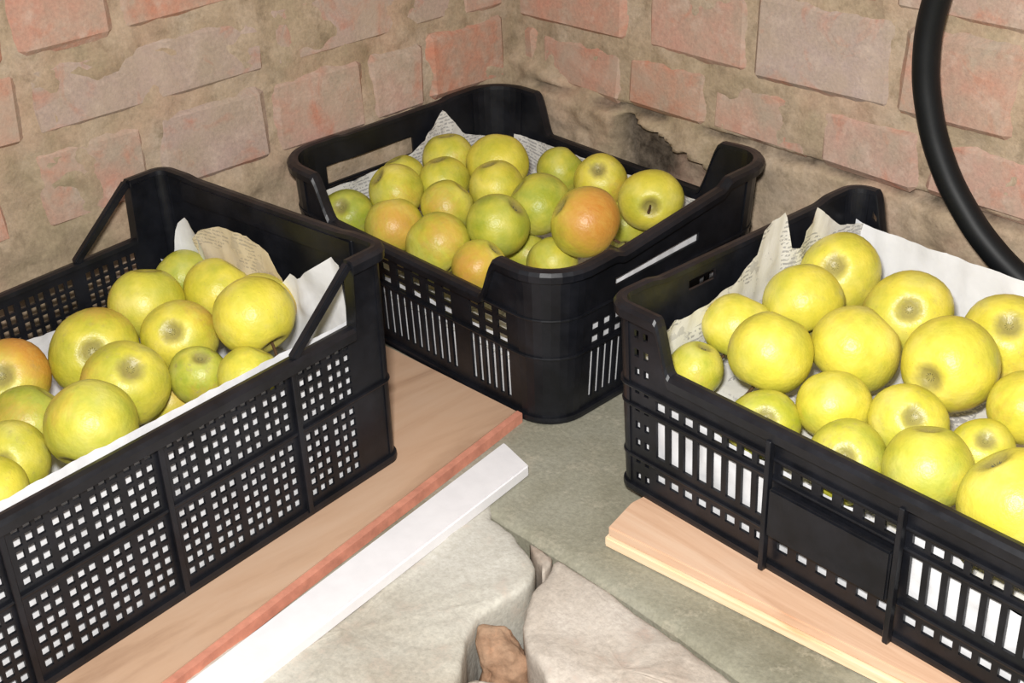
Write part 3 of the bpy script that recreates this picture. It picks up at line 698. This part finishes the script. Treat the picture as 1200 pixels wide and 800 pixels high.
# ================================================================== paper liners
def crumple(p, s=1.0): return s*(.0022*fbm(p, 25, 3) + .0008*fbm(p, 90, 2))
def liner(root_label, crate, LX, LY, flare, he, rows, inset, floor_default, sheets, bottom_mat, group='paper liners in the crates'):
    t = thing('paper_liner', root_label, 'paper liner', crate.location, crate.rotation_euler[2], group); t.rotation_euler = crate.rotation_euler
    M_ = Matrix.Translation(crate.location) @ crate.rotation_euler.to_matrix().to_4x4(); Mi = M_.inverted()
    A = [(Mi @ Vector(r_[:3]), r_[3]) for r_ in rows]
    NX, NY = 64, 46; X = [inset+(LX-2*inset)*i/NX for i in range(NX+1)]; Y = [inset+(LY-2*inset)*j/NY for j in range(NY+1)]
    lim = lambda x, y: min([c.z-math.sqrt(max(0, r_*r_-((c.x-x)**2+(c.y-y)**2)))*1.0-.0008 for c, r_ in A if (c.x-x)**2+(c.y-y)**2 < r_*r_] or [9])
    H0 = [[min(lim(x, y), floor_default(x, y)) for y in Y] for x in X]
    H = [row[:] for row in H0]
    for _ in range(5):
        H = [[min(H0[i][j], (sum(H[a][b] for a in range(max(0, i-1), min(NX, i+1)+1) for b in range(max(0, j-1), min(NY, j+1)+1)) / ((min(NX, i+1)-max(0, i-1)+1)*(min(NY, j+1)-max(0, j-1)+1)))+.0006) for j in range(NY+1)] for i in range(NX+1)]
    V = []; F = []
    for i in range(NX+1):
        for j in range(NY+1):
            x_, y_ = X[i], Y[j]; rc = .055 if crate is crate_m else .026      # keep inside the rounded corners
            cx_ = min(max(x_, rc), LX-rc); cy_ = min(max(y_, rc), LY-rc); q = Vector((x_-cx_, y_-cy_))
            if abs(q.x) > 1e-6 and abs(q.y) > 1e-6 and q.length > rc-inset: q *= (rc-inset)/q.length; x_, y_ = cx_+q.x, cy_+q.y
            V.append(Vector((x_, y_, max(.006, H[i][j] - .0015 - abs(crumple((X[i], Y[j], 3)))))))
    for i in range(NX):
        for j in range(NY): a = i*(NY+1)+j; F.append((a, a+NY+1, a+NY+2, a+1))
    obj('bottom_sheet', mesh('bottom_sheet', V, F, bottom_mat, True), t)
    for (side, a0, a1, zb_, prof, mat, lean, d0) in sheets:
        # side sheet: profile prof = [(t, ztop)...] along the side, leaning inwards by lean at the top
        n = max(12, int((a1-a0)/.004)); m_ = 14; V = []; F = []
        def top(t_):
            for (p, q) in zip(prof, prof[1:]):
                if p[0] <= t_ <= q[0]: return p[1] + (q[1]-p[1])*((t_-p[0])/(q[0]-p[0]) if q[0] > p[0] else 0)
            return prof[0][1] if t_ < prof[0][0] else prof[-1][1]
        for i in range(n+1):
            t_ = a0+(a1-a0)*i/n; zt = top(t_)
            for j in range(m_+1):
                k = j/m_; z = zb_+(zt-zb_)*k
                d = d0 + flare*(1-z/he) + lean*k**2 + abs(crumple((t_, z, a0*7+d0*90), 1.0 + 1.2*k))
                p = {'x0': (d, t_, z), 'x1': (LX-d, t_, z), 'y0': (t_, d, z), 'y1': (t_, LY-d, z)}[side]; V.append(Vector(p))
        for i in range(n):
            for j in range(m_): a = i*(m_+1)+j; F.append((a, a+m_+1, a+m_+2, a+1))
        obj('side_sheet', mesh('side_sheet', V, F, mat, True), t)
    return t
C_ = lambda v: (lambda x, y: v)
liner('white and printed paper lining the mesh sided crate', crate_l, LXl, LYl, .002, .213, L_POS, .008, C_(.075), [
    ('y1', .012, .482, .006, [(.01, .150), (.05, .151), (.12, .1535), (.3, .155), (.48, .155)], 'white_paper', .009, .0045),
    ('y0', .05, .482, .006, [(.05, .10), (.09, .108), (.16, .112), (.20, .115), (.48, .12)], 'white_paper', .012, .008),
    ('x0', .012, .286, .006, [(.03, .13), (.047, .176), (.060, .186), (.066, .182), (.078, .162), (.09, .140), (.178, .140), (.188, .152), (.205, .170), (.215, .166), (.222, .174), (.262, .202), (.270, .196), (.272, .158), (.286, .155)], 'white_paper', .016, .008),
    ('x0', .066, .195, .07, [(.066, .165), (.08, .178), (.11, .189), (.15, .189), (.175, .180), (.195, .155)], 'cream_paper', .010, .012),
    ('x1', .012, .286, .006, [(.012, .15), (.15, .16), (.286, .15)], 'newsprint', .004, .008)], 'white_paper')
liner('newspaper lining the crate in the corner', crate_m, LXm, LYm, .008, .166, M_POS, .012, C_(.055), [
    ('y0', .045, .345, .006, [(.045, .07), (.2, .073), (.345, .07)], 'white_paper', .003, .0075),
    ('y1', .045, .345, .006, [(.045, .115), (.345, .115)], 'newsprint', .003, .0075),
    ('x0', .030, .29, .006, [(.03, .110), (.05, .116), (.16, .118), (.194, .132), (.227, .160), (.256, .122), (.29, .11)], 'newsprint', .003, .008),
    ('x1', .045, .28, .006, [(.045, .128), (.08, .134), (.16, .141), (.22, .142), (.28, .12)], 'white_paper', .001, .0045)], 'newsprint')
liner('white newspaper lining the slotted crate', crate_r, LXr, LYr, .006, .179, R_POS, .011, C_(.08), [
    ('y0', .02, .43, .006, [(.02, .120), (.07, .116), (.11, .092), (.28, .089), (.287, .110), (.31, .106), (.34, .078), (.43, .065)], 'white_paper', .001, .005),
    ('y1', .012, .44, .006, [(.012, .152), (.03, .148), (.095, .148), (.18, .147), (.44, .147)], 'white_paper', .001, .0080),
    ('x0', .012, .31, .006, [(.012, .13), (.045, .142), (.05, .147), (.062, .143), (.126, .153), (.158, .170), (.166, .192), (.196, .198), (.203, .160), (.218, .155), (.236, .190), (.273, .160), (.31, .15)], 'newsprint', .010, .008),
    ('x1', .012, .31, .006, [(.012, .13), (.31, .13)], 'white_paper', .003, .006)], 'newsprint')

# ================================================================== hose
cu = bpy.data.curves.new('hose', 'CURVE'); cu.dimensions = '3D'; cu.bevel_depth = .0122; cu.bevel_resolution = 6; cu.resolution_u = 10; cu.use_fill_caps = True
pts = [(.70, -.03, .62), (.635, -.028, .545), (.585, -.026, .455), (.5605, -.0245, .373), (.5575, -.0245, .327), (.566, -.0245, .280), (.587, -.0245, .231), (.618, -.0245, .190), (.643, -.0245, .167), (.672, -.0245, .148), (.73, -.0245, .120), (.82, -.027, .100), (.92, -.027, .115), (1.0, -.027, .17), (1.06, -.028, .27), (1.06, -.028, .39), (1.0, -.03, .51), (.9, -.032, .60), (.8, -.034, .64)]
sp = cu.splines.new('BEZIER'); sp.bezier_points.add(len(pts)-1)
for b, p in zip(sp.bezier_points, pts): b.co = p; b.handle_left_type = b.handle_right_type = 'AUTO'
cu.materials.append(MAT['rubber'])
tmp = bpy.data.objects.new('tmp', cu); hm = bpy.data.meshes.new_from_object(tmp); bpy.data.objects.remove(tmp); hm.shade_smooth()
ho = obj('hose', hm, label='thick black rubber hose curving down against the right brick wall', category='hose')
